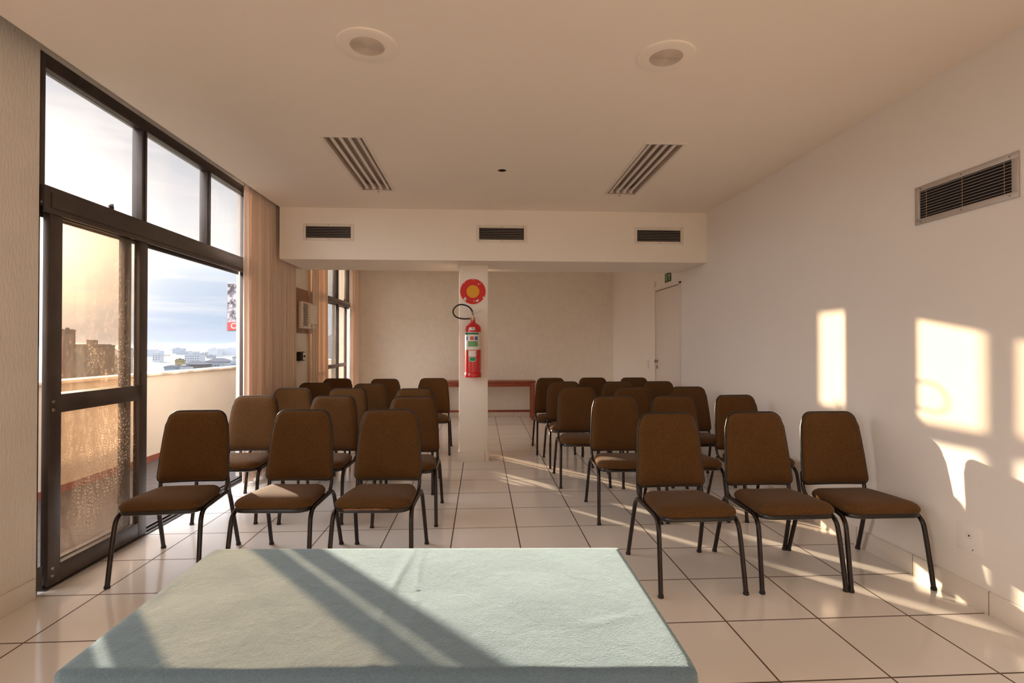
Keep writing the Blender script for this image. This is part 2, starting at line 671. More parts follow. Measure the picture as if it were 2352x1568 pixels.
tag(MB().box(-2.42, 2.6, -3.2, YB + .2, -.15, 0).build('floor', M_floor, smooth=0),
    'cream square tiled floor with dark grout lines under the chairs', 'floor', kind='structure')
tag(MB().box(XR, 2.65, -3.2, YB, 0, 3.0).build('wall_right', M_wall, smooth=0),
    'long plain white wall on the right with sunlight patches', 'wall', kind='structure')
tag(MB().box(-2.6, 2.65, YB, YB + .2, 0, 3.0).build('wall_back', M_stucco, smooth=0),
    'textured beige wall at the far end behind the pillar', 'wall', kind='structure')
tag(MB().box(-2.6, 2.65, -3.35, -3.2, 0, 3.0).build('wall_front', mat('front_plaster', (.70, .62, .54), .8), smooth=0),
    'plain wall behind the viewpoint', 'wall', kind='structure')
# left wall: pier beside the door, pier with the air conditioner, headers
lw = MB()
lw.box(-2.46, XL, .90, 2.865, 0, 3.0)
lw.box(-2.46, XL, -3.2, -2.2, 0, 3.0)
lw.box(-2.46, XL, 5.42, 6.32, 0, 3.0)
lw.box(-2.46, -2.235, 6.32, 7.10, 0, 3.0)
lw.box(-2.46, XL, 2.865, 5.42, 2.86, 3.0)
lw.box(-2.46, XL, 7.10, YB, 2.82, 3.0)
lw.box(-2.46, XL, -2.2, .90, 2.86, 3.0)
tag(lw.build('wall_left', mat('left_stucco', (.80, .75, .69), .8, noise=(4, .03), bump=(70, .5, (1, 1, .3))), smooth=0),
    'rough beige plaster piers of the window wall on the left', 'wall', kind='structure')

# ceiling slab with openings for the recessed lights and one round hole
LX = [(-1.128, -.818), (1.160, 1.468)]
LY = (3.69, 4.975)
HOLE = (.161, 4.342, .034)


def ceiling():
    m = MB()
    xs = sorted({XE, XR, *[a + .016 for a, b in LX], *[b - .016 for a, b in LX], HOLE[0] - .05, HOLE[0] + .05})
    ys = sorted({-3.2, BY0, LY[0] + .016, LY[1] - .016, HOLE[1] - .05, HOLE[1] + .05})
    for i in range(len(xs) - 1):
        for j in range(len(ys) - 1):
            cx, cy = (xs[i] + xs[i + 1]) / 2, (ys[j] + ys[j + 1]) / 2
            if LY[0] < cy < LY[1] and any(a < cx < b for a, b in LX):
                continue
            if abs(cx - HOLE[0]) < .05 and abs(cy - HOLE[1]) < .05:
                continue
            m.box(xs[i], xs[i + 1], ys[j], ys[j + 1], HC, HC + .03)
    # square-to-round infill around the hole
    r = HOLE[2]
    n = 32
    inner = [(HOLE[0] + r * cos(2 * pi * k / n), HOLE[1] + r * sin(2 * pi * k / n)) for k in range(n)]
    outer = []
    for k in range(n):
        a = 2 * pi * k / n
        q = .05 / max(abs(cos(a)), abs(sin(a)))
        outer.append((HOLE[0] + q * cos(a), HOLE[1] + q * sin(a)))
    m.loft([[(x, y, HC) for x, y in outer], [(x, y, HC) for x, y in inner], [(x, y, HC + .05) for x, y in inner]], False, False)
    # ceiling behind the beam
    m.box(XE, XR, BY1, YB, 2.68, 2.72)
    return m.build('ceiling', M_ceil, smooth=0)


tag(ceiling(), 'plain warm white ceiling over the whole room', 'ceiling', kind='structure')
tag(MB().box(-2.6, 2.65, -3.35, YB + .2, 3.0, 3.15).build('roof_slab', M_facade, smooth=0),
    'concrete slab above the ceiling', 'roof slab', kind='structure')
bm_ = MB()
bm_.box(XE, XR, BY0, BY1, BZ, 2.80)
bm_.box(-2.235, XE, 6.32, BY1, BZ, 2.80)
bo = tag(bm_.build('ceiling_beam', M_beam, smooth=0),
         'deep boxed ceiling beam across the room holding three vents', 'beam', kind='structure')
# skirtings
tag(MB().bbox(XR - .011, XR + .005, -3.2, 6.385, 0, .115, .002).box(XR - .011, XR, 7.33, YB, 0, .115).build('baseboard_right', M_skirtY),
    'cream tile skirting along the right wall', 'skirting', kind='structure')
tag(MB().bbox(-2.1, XR - .011, YB - .011, YB + .002, 0, .10, .002).build('baseboard_back', M_skirtX),
    'cream tile skirting along the far wall', 'skirting', kind='structure')
tag(MB().bbox(XL, XL + .012, .9, 2.85, 0, .105, .002).box(-2.235, -2.223, 6.34, 7.02, 0, .105).build('baseboard_left', M_skirtY),
    'cream tile skirting at the foot of the left plaster pier', 'skirting', kind='structure')

# pillar
PX0, PX1, PY0, PY1 = -.262, .061, 5.954, 6.19
pil = thing('pillar', 'square white pillar in the aisle carrying the fire extinguisher', 'pillar', ((PX0 + PX1) / 2, (PY0 + PY1) / 2, 0), kind='structure')
hw, hd = (PX1 - PX0) / 2, (PY1 - PY0) / 2
MB().bbox(-hw, hw, -hd, hd, 0, BZ, .004).build('shaft', M_beam, pil)
MB().bbox(-hw - .010, hw + .012, -hd - .010, hd + .01, 0, .118, .002).build('baseboard', M_skirtX, pil)


# ============================================================ window walls
def window_unit(name, label, y0, y1, mull, tz0, tz1, top, x=-2.36, depth=.07, jamb=.07, glass=None):
    """frame unit in the left wall; mull = list of (a,b) mullions of the upper row"""
    w = thing(name, label, 'window', (x, y0, 0), kind='structure')
    d0, d1 = -depth / 2, depth / 2
    f = MB()
    f.bbox(d0, d1, 0, jamb, 0, top, .004)
    if jamb < .07:
        f.bbox(d0, d1, jamb - .01, .07, tz1 - .01, top, .004)
    f.bbox(d0, d1, y1 - y0 - .07, y1 - y0, 0, top, .004)
    f.bbox(d0, d1, .07, y1 - y0 - .07, top - .075, top, .004)
    f.build('frame', M_dark, w)
    MB().bbox(d0 - .012, d1 + .03, .03, y1 - y0 - .07, tz0 + .055, tz1, .006).bbox(d1 + .018, d1 + .03, .03, y1 - y0 - .07, tz0, tz0 + .062, .003).bbox(d0 - .03, d0 - .012, .03, y1 - y0 - .07, tz0, tz0 + .07, .003).bbox(d1 + .028, d1 + .04, .07, y1 - y0 - .07, tz0 + .03, tz1 - .03, .003).build('transom', M_dark, w)
    edges = [.07]
    for a, b in mull:
        MB().bbox(d0, d1, a - y0, b - y0, tz1, top - .075, .004).bbox(d1 - .005, d1 + .012, a - y0 + .03, b - y0 - .03, tz1, top - .075, .003).build('mullion', M_dark, w)
        edges += [a - y0, b - y0]
    edges.append(y1 - y0 - .07)
    for i in range(0, len(edges), 2):
        MB().box(-.003, .003, edges[i], edges[i + 1], tz1, top - .075).build('pane', glass or G_clear, w, smooth=0)
    return w


w1 = window_unit('window_1', 'tall dark-framed window wall with sliding door opening on the left', 2.865, 5.42,
                 [(3.735, 3.79), (4.595, 4.635)], 2.005, 2.15, 2.86, jamb=.042)
MB().bbox(-.045, .055, .07, 2.485, .0, .012, .002).box(-.01, 0, .07, 2.485, .012, .028).box(.03, .038, .07, 2.485, .012, .028).build('floor_track', M_track, w1)
MB().bbox(.05, .060, .52, .56, 2.145, 2.17, .002).box(.05, .066, .535, .545, 2.15, 2.18).build('latch', M_dark, w1)
MB().bbox(.03, .048, .0, .055, .02, .14, .004).build('floor_stop', M_dark, w1)

w2 = window_unit('window_2', 'dark-framed window behind the chairs near the far wall', 7.10, YB,
                 [(7.85, 7.96), (8.55, 8.66), (9.28, 9.36)], 1.965, 2.055, 2.80, glass=G_far)
MB().bbox(.04, .058, 1.86, 1.91, 2.05, 2.09, .003).build('latch', M_dark, w2)
w3 = window_unit('window_3', 'unseen dark-framed window behind the viewpoint, sized for interior light', -2.2, .90,
                 [(-1.2, -1.1), (-.2, -.1)], 2.005, 2.15, 2.86)  # unseen window, its length set by the light it adds indoors


def leaf(name, label, y0, y1, x, z1, glass, stile=.085, rz=(.92, 1.02), rails=True, bottom=.10, cat='sliding door', lowglass=None):
    d = thing(name, label, cat, (x, y0, .014), kind='structure')
    w = y1 - y0
    f = MB()
    f.bbox(-.02, .02, 0, stile, 0, z1, .004)
    f.bbox(-.02, .02, w - stile, w, 0, z1, .004)
    f.bbox(-.019, .019, stile - .002, w - stile + .002, 0, bottom, .004)
    f.bbox(-.019, .019, stile - .002, w - stile + .002, z1 - .04, z1, .004)
    f.build('frame', M_dark, d)
    MB().bbox(-.021, .021, stile - .002, w - stile + .002, rz[0], rz[1], .004).build('middle_rail', M_dark, d)
    MB().box(-.003, .003, stile, w - stile, bottom, rz[0]).build('pane', lowglass or glass, d, smooth=0)
    MB().box(-.003, .003, stile, w - stile, rz[1], z1 - .04).build('pane', glass, d, smooth=0)
    return d


ld = leaf('door_2', 'dark-framed sliding glass door leaf with bronze dusty glass, inner one', 2.945, 3.77, -2.325, 2.040, G_tint)
MB().bbox(.018, .028, .755, .78, .95, 1.12, .003).build('pull_handle', M_dark, ld)
s_ = MB()
for z in (.94, .985, .05, .09):
    s_.lathe([(0, .024), (.008, .024), (.01, .019)], (0, .03, z), 12, 'X')
s_.build('screw', M_steel, ld)
leaf('door_3', 'outer sliding glass door leaf, its edge seen through the inner leaf', 3.03, 3.695, -2.385, 2.040, G_tint, stile=.07)
# second window: leaves
leaf('door_4', 'dusty glass leaf of the far window, nearer one', 7.90, 8.66, -2.335, 2.0, G_mid, stile=.06, rz=(.94, 1.0))
leaf('door_5', 'bronze glass leaf of the far window beside the corner curtain', 8.55, 9.36, -2.385, 2.0, G_tint, stile=.06, rz=(.94, 1.0))
leaf('door_6', 'dusty glass leaf of the far window hidden by the gathered curtain', 7.17, 7.93, -2.385, 2.0, G_mid, stile=.06, rz=(.94, 1.0))
for k, (a, b_) in enumerate(((-2.13, -1.1), (-1.15, -.12), (-.18, .83))):
    leaf('door_%d' % (7 + k), 'sliding glass leaf of the window behind the viewpoint, leaf %d from the rear wall' % (k + 1), a, b_, -2.335 if k % 2 else -2.385, 2.04, G_clear, stile=.06)

# hanging cable beside the door stile
cb = [(-2.357, 3.712, 2.0), (-2.355, 3.732, 1.9), (-2.355, 3.742, 1.75), (-2.356, 3.725, 1.55), (-2.357, 3.717, 1.3), (-2.356, 3.725, 1.08), (-2.356, 3.722, .98)]


def smoothpts(P, n=6):
    P = [Vector(q) for q in P]
    out = []
    for i in range(len(P) - 1):
        p0, p1, p2, p3 = P[max(i - 1, 0)], P[i], P[i + 1], P[min(i + 2, len(P) - 1)]
        for k in range(n):
            u = k / n
            out.append(.5 * ((2 * p1) + (p2 - p0) * u + (2 * p0 - 5 * p1 + 4 * p2 - p3) * u * u + (3 * p1 - p0 - 3 * p2 + p3) * u ** 3))
    out.append(P[-1])
    return out


tag(MB().tube(smoothpts(cb), .0045, 8).build('cable', M_hose), 'thin black cable hanging down the edge of the sliding glass door', 'cable')


# ============================================================ curtains
def curtain(label, y0, y1, xc, z0, z1, nf, amp, seed, flare=0.0):
    rnd = random.Random(seed)
    nu = nf * 16
    nz = 24
    ph = [rnd.uniform(-1.1, 1.1) for _ in range(nf + 1)]
    am = [amp * rnd.uniform(.55, 1.15) for _ in range(nf + 1)]
    m = MB()
    th = .0015
    rows = []
    for j in range(nz + 1):
        z = z0 + (z1 - z0) * j / nz
        v = j / nz
        row = []
        for i in range(nu + 1):
            u = i / nu
            fk = u * nf
            k = min(int(fk), nf - 1)
            fr = fk - k
            a = am[k] * (1 - fr) + am[k + 1] * fr
            p_ = ph[k] * (1 - fr) + ph[k + 1] * fr
            w = 2 * pi * fk + p_ * (1.0 - .5 * v)
            sw = .01 * sin(3 * v + k * 1.7) * (1 - v)
            x = xc + a * (.8 + .2 * (1 - v)) * (2 * abs(sin(w / 2)) ** .65 - 1) + .12 * a * sin(1.5 * w + 1) + sw
            y = y0 + (y1 - y0) * u + .012 * sin(w * 1.0 + .8) + flare * (1 - v) * (u - .5)
            row.append((x, y, z))
        rows.append(row)
    vs = [q for r in rows for q in r]
    vs += [(x + th, y, z) for r in rows for x, y, z in r]
    n = nu + 1
    off = n * (nz + 1)
    fs = []
    for j in range(nz):
        for i in range(nu):
            a = j * n + i
            fs.append((a, a + 1, a + n + 1, a + n))
            fs.append((off + a, off + a + n, off + a + n + 1, off + a + 1))
    m.add(vs, fs)
    o = m.build('curtain', M_curt, smooth=80)
    return tag(o, label, 'curtain', 'beige window curtains')


curtain('long beige pleated curtain beside the glass door, left of the ceiling beam', 5.00, 6.28, -2.20, .03, 2.93, 20, .042, 3)
curtain('narrow beige curtain gathered beside the wall air conditioner', 6.87, 7.44, -2.165, .03, 2.80, 9, .04, 8)
curtain('narrow beige curtain hanging in the far left corner', 9.12, 9.735, -2.245, .03, 2.80, 8, .03, 5)

# ============================================================ ceiling fittings
fx = []
for k, (a, b) in enumerate(LX):
    lab = ['recessed four-tube ceiling light on the window side', 'recessed four-tube ceiling light on the right wall side'][k]
    f = thing('ceiling_light', lab + ', unlit', 'ceiling light', ((a + b) / 2, (LY[0] + LY[1]) / 2, HC), group='recessed ceiling lights')
    w, l = (b - a) / 2, (LY[1] - LY[0]) / 2
    fl = MB()
    fw = .022
    for q in ((-w, w, -l, -l + fw), (-w, w, l - fw, l), (-w, -w + fw, -l + fw, l - fw), (w - fw, w, -l + fw, l - fw)):
        fl.bbox(*q, -.005, .001, .0015)
    fl.build('trim_frame', M_vent, f)
    hs = MB()
    wi, li, h = w - .017, l - .017, .085
    pr_ = [(-wi, 0), (-wi + .012, h * .7)]
    for q in range(4):
        c0 = -wi + .012 + (q + .5) * (2 * wi - .024) / 4
        hwid = (2 * wi - .024) / 8
        pr_ += [(c0 - hwid * .55, h), (c0 + hwid * .55, h)]
        if q < 3:
            pr_ += [(c0 + hwid, h * .62)]
    pr_ += [(wi - .012, h * .7), (wi, 0)]
    hs.add([(x, -li, z) for x, z in pr_] + [(x, li, z) for x, z in pr_],
           [(i, i + 1, i + 1 + len(pr_), i + len(pr_)) for i in range(len(pr_) - 1)])
    hs.box(-wi, wi, -li - .002, -li, 0, h).box(-wi, wi, li, li + .002, 0, h).box(-wi, wi, -li, li, h + .002, h + .006)
    hs.build('reflector', mat('reflector_paint_%d' % k, (.50, .41, .34), .6), f)
    for q in range(4):
        c0 = -wi + .012 + (q + .5) * (2 * wi - .024) / 4
        MB().tube([(c0, -li + .03, .022), (c0, li - .03, .022)], .013, 12).build('fluorescent_tube', M_white, f)
        MB().bbox(c0 - .016, c0 + .016, -li, -li + .032, .004, .05, .004).build('lamp_holder', M_acplast, f)
        MB().bbox(c0 - .016, c0 + .016, li - .032, li, .004, .05, .004).build('lamp_holder', M_acplast, f)
    MB().lathe([(0, -.012), (.006, -.011), (.007, -.004)], (.0, l + .012, 0), 10).build('screw', M_gap, f)

for k, (x, y, lab) in enumerate(((-.556, 2.565, 'round white flush ceiling speaker on the window side'), (.918, 2.583, 'round white flush ceiling speaker nearer the right wall'))):
    s = thing('ceiling_speaker', lab, 'ceiling speaker', (x, y, HC), group='round ceiling speakers')
    MB().lathe([(.080, -.004), (.083, -.010), (.132, -.010), (.141, -.007), (.143, .0)], (0, 0, 0), 64).build('trim_ring', M_ceil, s)
    g = MB()
    g.lathe([(0, -.009), (.079, -.009), (.082, -.004)], (0, 0, 0), 48)
    g.build('grille_disc', M_grille, s)
    gm = MB()
    for q in range(1, 17):
        r = .0047 * q
        gm.lathe([(r, -.009), (r + .0006, -.0112), (r + .0019, -.0112), (r + .0025, -.009)], (0, 0, 0), 40)
    gm.build('grille_ring', M_grille, s)

rh = thing('ceiling_hole', 'small dark round recessed hole in the middle of the ceiling', 'ceiling hole', (HOLE[0], HOLE[1], HC))
MB().lathe([(.034, -.001), (.036, -.003), (.041, -.003), (.043, 0)], (0, 0, 0), 32).build('rim', M_vent, rh)
MB().lathe([(.0335, 0), (.0335, .09), (0, .09)], (0, 0, 0), 32).build('recess', mat('recess_brown', (.05, .02, .012), .8), rh)


def vent(label, w, h, loc, rz, n, m, wires=3, fw=.028, group='air vents', dark_wide=1.0):
    """vent in local XZ plane facing -Y"""
    v = thing('air_vent', label, 'air vent', loc, rz, group=group)
    f = MB()
    a, b_ = w / 2, h / 2
    for q in ((-a, a, b_ - fw, b_), (-a, a, -b_, -b_ + fw)):
        f.bbox(q[0], q[1], -.008, .0, q[2], q[3], .002)
    for q in ((-a, -a + fw * 1.1), (a - fw * 1.1, a)):
        f.bbox(q[0], q[1], -.0078, .0, -b_ + fw - .001, b_ - fw + .001, .002)
    f.build('frame', m, v)
    MB().box(-a + fw, a - fw, -.0012, -.0002, -b_ + fw, b_ - fw).build('backing', M_black, v, smooth=0)
    ih = h - 2 * fw
    R = Matrix.Rotation(radians(13), 3, 'X')
    for k in range(n):
        z = -ih / 2 + ih * (k + .5) / n + ih * .18 / n
        MB().box(-a + fw, a - fw, -.0072, -.0018, z - .0009, z + .0009, R, (0, -.0045, z)).build('slat', m, v, smooth=0)
    for k in range(wires):
        x = (-.5 + (k + .5) / wires) * (w - 2 * fw) if wires != 3 else (-.42, 0, .42)[k] * (w - 2 * fw)
        MB().box(x - .0015, x + .0015, -.0022, -.0014, -ih / 2, ih / 2).build('wire', M_brass, v, smooth=0)
    for sx in (-.43, 0, .43):
        for sz in (-1, 1):
            MB().lathe([(0, -.0105), (.0035, -.010), (.0045, -.0078)], (sx * w, 0, sz * (b_ - fw / 2)), 10, 'Y').build('screw', M_gap, v)
    return v


vent('louvred vent at the window end of the ceiling beam', .525, .178, (-1.613, BY0, 2.493), 0, 7, M_vent, wires=0, group='vents in the ceiling beam')
vent('louvred vent in the ceiling beam above the pillar', .54, .182, (.204, BY0, 2.497), 0, 7, M_vent, wires=0, group='vents in the ceiling beam')
vent('louvred vent at the right wall end of the ceiling beam', .54, .180, (1.912, BY0, 2.495), 0, 7, M_vent, wires=0, group='vents in the ceiling beam')
vent('large metal louvred vent high on the right wall', .578, .212, (XR, 2.55, 2.083), -pi / 2, 10, M_alu, group='vent on the right wall', fw=.03)

# ============================================================ door on the right wall and small fittings
dr = thing('door_1', 'flush white door in the far part of the right wall under the exit sign', 'door', (XR, 6.84, 0), kind='structure')
MB().bbox(-.012, 0, -.44, .44, .005, 2.06, .002).build('panel', M_door, dr)
MB().bbox(-.02, 0, -.475, -.448, 0, 2.10, .002).bbox(-.02, 0, .448, .475, 0, 2.10, .002).bbox(-.02, 0, -.475, .475, 2.072, 2.10, .002).build('frame', M_door, dr)
MB().box(-.004, 0, .44, .448, 0, 2.072).box(-.004, 0, -.448, -.44, 0, 2.072).box(-.004, 0, -.44, .44, 2.06, 2.072).build('gap', M_gap, dr, smooth=0)
MB().lathe([(0, -.055), (.02, -.05), (.024, -.038), (.012, -.03), (.012, -.012), (.022, -.012)], (0, .385, 1.09), 16, 'X').build('knob', M_steel, dr)
MB().bbox(-.022, -.012, .36, .41, .985, 1.03, .002).build('lock_plate', M_steel, dr)

es = thing('exit_sign', 'small green exit sign with running man and arrow above the white door', 'exit sign', (XR, 6.82, 2.205))
MB().bbox(-.006, 0, -.115, .115, -.06, .06, .001).build('plate', M_exit, es)
ic = MB()
ic.box(-.0072, -.0058, .018, .022, -.05, .05).box(-.0072, -.0058, .10, .104, -.05, .05).box(-.0072, -.0058, .02, .104, .046, .05)
ic.build('doorway_pictogram', M_exitw, es, smooth=0)
rn = MB()
X = -.0072
rn.lathe([(0, X), (.010, X), (.010, X + .001)], (0, .060, .033), 14, 'X')
for q in ([(.052, .022), (.070, .022), (.066, -.008), (.052, -.008)], [(.066, -.005), (.056, -.008), (.078, -.045), (.086, -.045)],
          [(.060, -.005), (.052, -.008), (.040, -.028), (.028, -.044), (.036, -.046), (.050, -.03)], [(.052, .02), (.054, .012), (.036, .002), (.034, .008)],
          [(.068, .02), (.088, .006), (.092, .010), (.072, .024)]):
    rn.poly([(X, y, z) for y, z in q], (.001, 0, 0))
rn.build('running_man', M_exitw, es, smooth=0)
MB().poly([(X, y, z) for y, z in [(-.045, -.045), (-.065, -.045), (-.065, .01), (-.085, .01), (-.055, .048), (-.025, .01), (-.045, .01)]], (.001, 0, 0)).build('arrow', M_exitw, es, smooth=0)

tag(MB().bbox(XR - .022, XR, 7.30, 7.37, 2.135, 2.205, .004).lathe([(0, -.03), (.012, -.028), (.014, -.02)], (XR, 7.335, 2.17), 12, 'X').build('door_sensor', M_white),
    'small square white sensor box at the upper corner of the white door', 'sensor')
tag(MB().bbox(XR - .009, XR, 7.62, 7.70, .97, 1.09, .003).bbox(XR - .013, XR - .008, 7.645, 7.675, 1.0, 1.06, .002).build('light_switch', M_white),
    'white light switch on the right wall left of the white door', 'light switch')
pl = thing('wall_plate', 'blank white cover plate low on the right wall with a ring of holes', 'cover plate', (XR, 2.525, .33))
MB().bbox(-.004, 0, -.068, .068, -.068, .068, .001).build('plate', M_wall, pl)
hl = MB()
for k in range(10):
    a = 2 * pi * k / 10
    hl.lathe([(0, -.0046), (.0014, -.0046), (.0014, -.003)], (0, .015 * cos(a), .015 + .015 * sin(a)), 6, 'X')
hl.lathe([(0, -.0048), (.005, -.0048), (.005, -.003)], (0, 0, .015), 8, 'X')
hl.lathe([(0, -.0048), (.003, -.0048), (.003, -.003)], (0, -.02, -.05), 8, 'X')
hl.build('vent_hole', M_black, pl)

# ============================================================ air conditioner on the left pier
tag(MB().bbox(-2.235, -2.213, 6.40, 7.01, 1.46, 2.0, .003).build('mounting_panel', M_panel),
    'brown wooden panel on the left pier behind the air conditioner', 'wooden panel')
ac = thing('air_conditioner', 'white window air conditioner set in the brown wooden panel', 'air conditioner', (-2.213, 6.71, 1.675))
MB().bbox(0, .055, -.245, .245, -.16, .165, .012).build('housing', M_acplast, ac)
MB().bbox(.045, .085, -.04, .235, -.10, .145, .01).build('front_panel', M_acplast, ac)
MB().bbox(.045, .072, -.04, .235, -.152, -.108, .006).build('control_strip', M_acplast, ac)
lv = MB()
lv.box(.0552, .0556, -.215, -.055, -.135, .145)
lv.build('grille_recess', mat('grille_grey', (.12, .09, .08), .7), ac, smooth=0)
for k in range(13):
    z = -.125 + k * .0215
    MB().box(.0556, .066, -.210, -.06, z - .003, z + .004).build('louvre', M_acplast, ac, smooth=0)
for sy, sz in ((-.23, -.1), (-.23, .08), (-.23, -.14)):
    MB().lathe([(0, .058), (.005, .058), (.005, .054)], (0, sy, sz), 8, 'X').build('screw', M_black, ac)
MB().lathe([(0, .083), (.01, .083), (.012, .07)], (0, .03, -.13), 12, 'X').build('knob', M_gap, ac)
br = thing('breaker_box', 'small black breaker and socket box on the pier below the air conditioner', 'breaker box', (-2.235, 6.56, 1.175))
MB().bbox(0, .05, -.08, .08, -.055, .055, .006).build('case', M_rubber, br)
MB().bbox(.048, .056, 0.0, .07, -.045, .045, .003).build('cover', M_white, br)
MB().box(.056, .060, .01, .06, -.012, .012).build('switch', M_black, br)

# ============================================================ pillar fittings
SX, SZ = -.107, 1.914
fs_ = thing('fire_sign', 'round red sign with yellow centre on the pillar above the extinguisher', 'fire sign', (SX, PY0, SZ))
MB().lathe([(.0, -.002), (.143, -.002), (.143, 0)], (0, 0, 0), 72, 'Y').build('red_disc', M_signred, fs_)
MB().lathe([(0, -.003), (.072, -.003), (.072, -.0018)], (0, 0, 0), 48, 'Y').build('yellow_disc', M_yellow, fs_)
ch = MB()
rc = random.Random(6)
for (px, pz, s) in ((-.095, -.092, .022), (-.087, -.078, .016), (.045, -.105, .016), (.055, -.098, .012), (.012, -.108, .008), (.118, -.066, .010),
                    (.062, .083, .009), (.086, .092, .006), (-.008, .134, .006), (.012, .132, .007), (-.092, .10, .005), (.002, .008, .003), (.115, -.075, .007)):
    pts = []
    for k in range(7):
        a = 2 * pi * k / 7
        r = s * rc.uniform(.45, 1.1)
        x, z = px + r * cos(a), pz + r * sin(a) * 1.2
        q = math.hypot(x, z)
        if q > .142:
            x, z = x * .142 / q, z * .142 / q
        pts.append((x, -.0032, z))
    ch.poly([(x, y - .0002 * len(ch.v) / 14, z) for x, y, z in pts], (0, .001, 0))
ch.build('chipped_paint', M_chip, fs_, smooth=0)

fe = thing('fire_extinguisher', 'red fire extinguisher with black hose hanging on the pillar', 'fire extinguisher', (-.104, 5.855, .952))
R0 = .088
MB().lathe([(0, .006), (.075, .002), (R0 + .004, .004), (R0 + .005, .012), (R0 + .005, .048), (R0 + .002, .054), (R0, .058)], (0, 0, 0), 48).build('base_ring', M_red, fe)
MB().lathe([(R0, .05), (R0, .535), (R0 - .003, .553), (R0 - .012, .572), (R0 - .030, .587), (.042, .597), (.028, .607), (.024, .622), (.024, .632), (0, .632)], (0, 0, 0), 56).build('cylinder', M_red, fe)
MB().lathe([(0, .630), (.024, .630), (.026, .636), (.026, .652), (.018, .656), (.018, .668), (0, .668)], (0, 0, 0), 20).build('valve', M_brass, fe)
MB().bbox(-.012, .012, -.012, .012, .655, .69, .003).build('valve_body', M_steel, fe)
MB().bbox(-.006, .008, -.008, .008, 0, .105, .002)
h1 = MB().poly([(.005, -.008, .675), (.095, -.008, .655), (.108, -.008, .640), (.100, -.008, .640), (.09, -.008, .648), (.005, -.008, .666)], (0, .016, 0))
h1.build('carry_handle', M_steel, fe)
MB().poly([(.0, -.008, .69), (.03, -.008, .705), (.095, -.008, .735), (.098, -.008, .742), (.09, -.008, .742), (.025, -.008, .714), (-.004, -.008, .70)], (0, .016, 0)).build('squeeze_lever', M_steel, fe)
hs_pts = [(-.012, 0, .652), (-.05, 0, .650), (-.10, -.003, .648), (-.15, -.006, .655), (-.195, -.01, .675), (-.218, -.012, .71), (-.215, -.015, .75), (-.18, -.018, .79),
          (-.13, -.018, .805), (-.07, -.014, .793), (-.03, -.010, .765), (-.008, -.006, .73), (-.002, -.002, .695)]
hp = smoothpts(hs_pts, 8)
hz = MB().tube(hp, .0085, 10).build('hose', M_hose, fe)
MB().tube([hp[0], hp[6]], .0115, 12).tube([hp[-1], hp[-9]], .0105, 12, radii=[.007, .0125]).build('hose_fitting', M_steel, hz)
MB().bbox(-.012, .012, .06, .099, .50, .56, .003).build('wall_hook', M_steel, fe)


def curved(z0, z1, a0, a1, m, name, lift=.0008, par=None, oval=False):
    """label patch on the cylinder; angles from the front in radians (positive right)"""
    mb = MB()
    n = 24
    for lf in (lift,):
        top, bot = [], []
        for k in range(n + 1):
            u = k / n
            a = a0 + (a1 - a0) * u
            if oval:
                e = math.sqrt(max(0, 1 - (2 * u - 1) ** 2)) * (z1 - z0) / 2
                zt, zb = (z0 + z1) / 2 + e, (z0 + z1) / 2 - e
            else:
                zt, zb = z1, z0
            r = R0 + lf
            top.append((r * sin(a), -r * cos(a), zt))
            bot.append((r * sin(a), -r * cos(a), zb))
        inn = [(x * (R0 - .001) / (R0 + lf), y * (R0 - .001) / (R0 + lf), z) for x, y, z in top]
        mb.add(top + bot, [(k, k + 1, n + 2 + k, n + 1 + k) for k in range(n)])
    return mb.build(name, m, par or fe, smooth=60)


lb = curved(.306, .500, -1.45, 1.45, M_paper, 'main_label', .0010)
curved(.474, .494, -1.2, .80, M_dgreen, 'label_header', .0018, lb)
curved(.412, .452, -1.0, -.72, M_lblue, 'label_pictogram', .0018, lb)
curved(.412, .452, -.34, .10, M_lred, 'label_pictogram', .0018, lb)
curved(.412, .452, .22, .62, M_lblue, 'label_pictogram', .0018, lb)
curved(.342, .400, -.62, .62, M_green, 'label_text_block', .0018, lb)
for k in range(3):
    curved(.356 + k * .014, .3575 + k * .014, -.55, .55, M_paper, 'label_text_line', .0025, lb)
for k in range(4):
    curved(.315 + k * .045, .318 + k * .045, .75, 1.2, M_gap, 'label_text_line', .0018, lb)
    curved(.315 + k * .045, .318 + k * .045, -1.2, -.95, M_gap, 'label_text_line', .0018, lb)
st = curved(.520, .552, -.45, .25, M_paper, 'top_sticker', .001)
curved(.532, .546, -.15, .15, mat('sticker_blue', (.25, .5, .6), .5), 'sticker_print', .0018, st)
st = curved(.234, .298, -.58, .45, M_paper, 'date_sticker', .001)
curved(.246, .29, .32, .38, M_gap, 'sticker_print', .0018, st)
st = curved(.175, .233, -.50, .42, M_paper, 'oval_seal', .001, oval=True)
curved(.181, .227, -.44, .36, mat('seal_green', (.01, .30, .12), .4), 'seal_print', .0018, st, oval=True)

# ============================================================ console table at the back wall
ct = thing('console_table', 'long low reddish wooden console table against the far wall', 'table', (.07, 9.44, 0))
cw = .87
MB().bbox(-cw, cw, -.19, .2, .655, .685, .004).build('top', M_wood, ct)
MB().bbox(-cw + .03, cw - .03, -.17, -.145, .585, .655, .003).bbox(-cw + .03, cw - .03, .155, .18, .585, .655, .003).build('apron', M_wood, ct)
for sx in (-1, 1):
    for sy in (-.155, .165):
        MB().bbox(sx * (cw - .045) - .03, sx * (cw - .045) + .03, sy - .028, sy + .028, 0, .655, .003).build('leg', M_wood, ct)
MB().bbox(-cw + .07, cw - .07, .15, .175, .10, .14, .003).build('stretcher', M_wood, ct)

# ============================================================ chairs


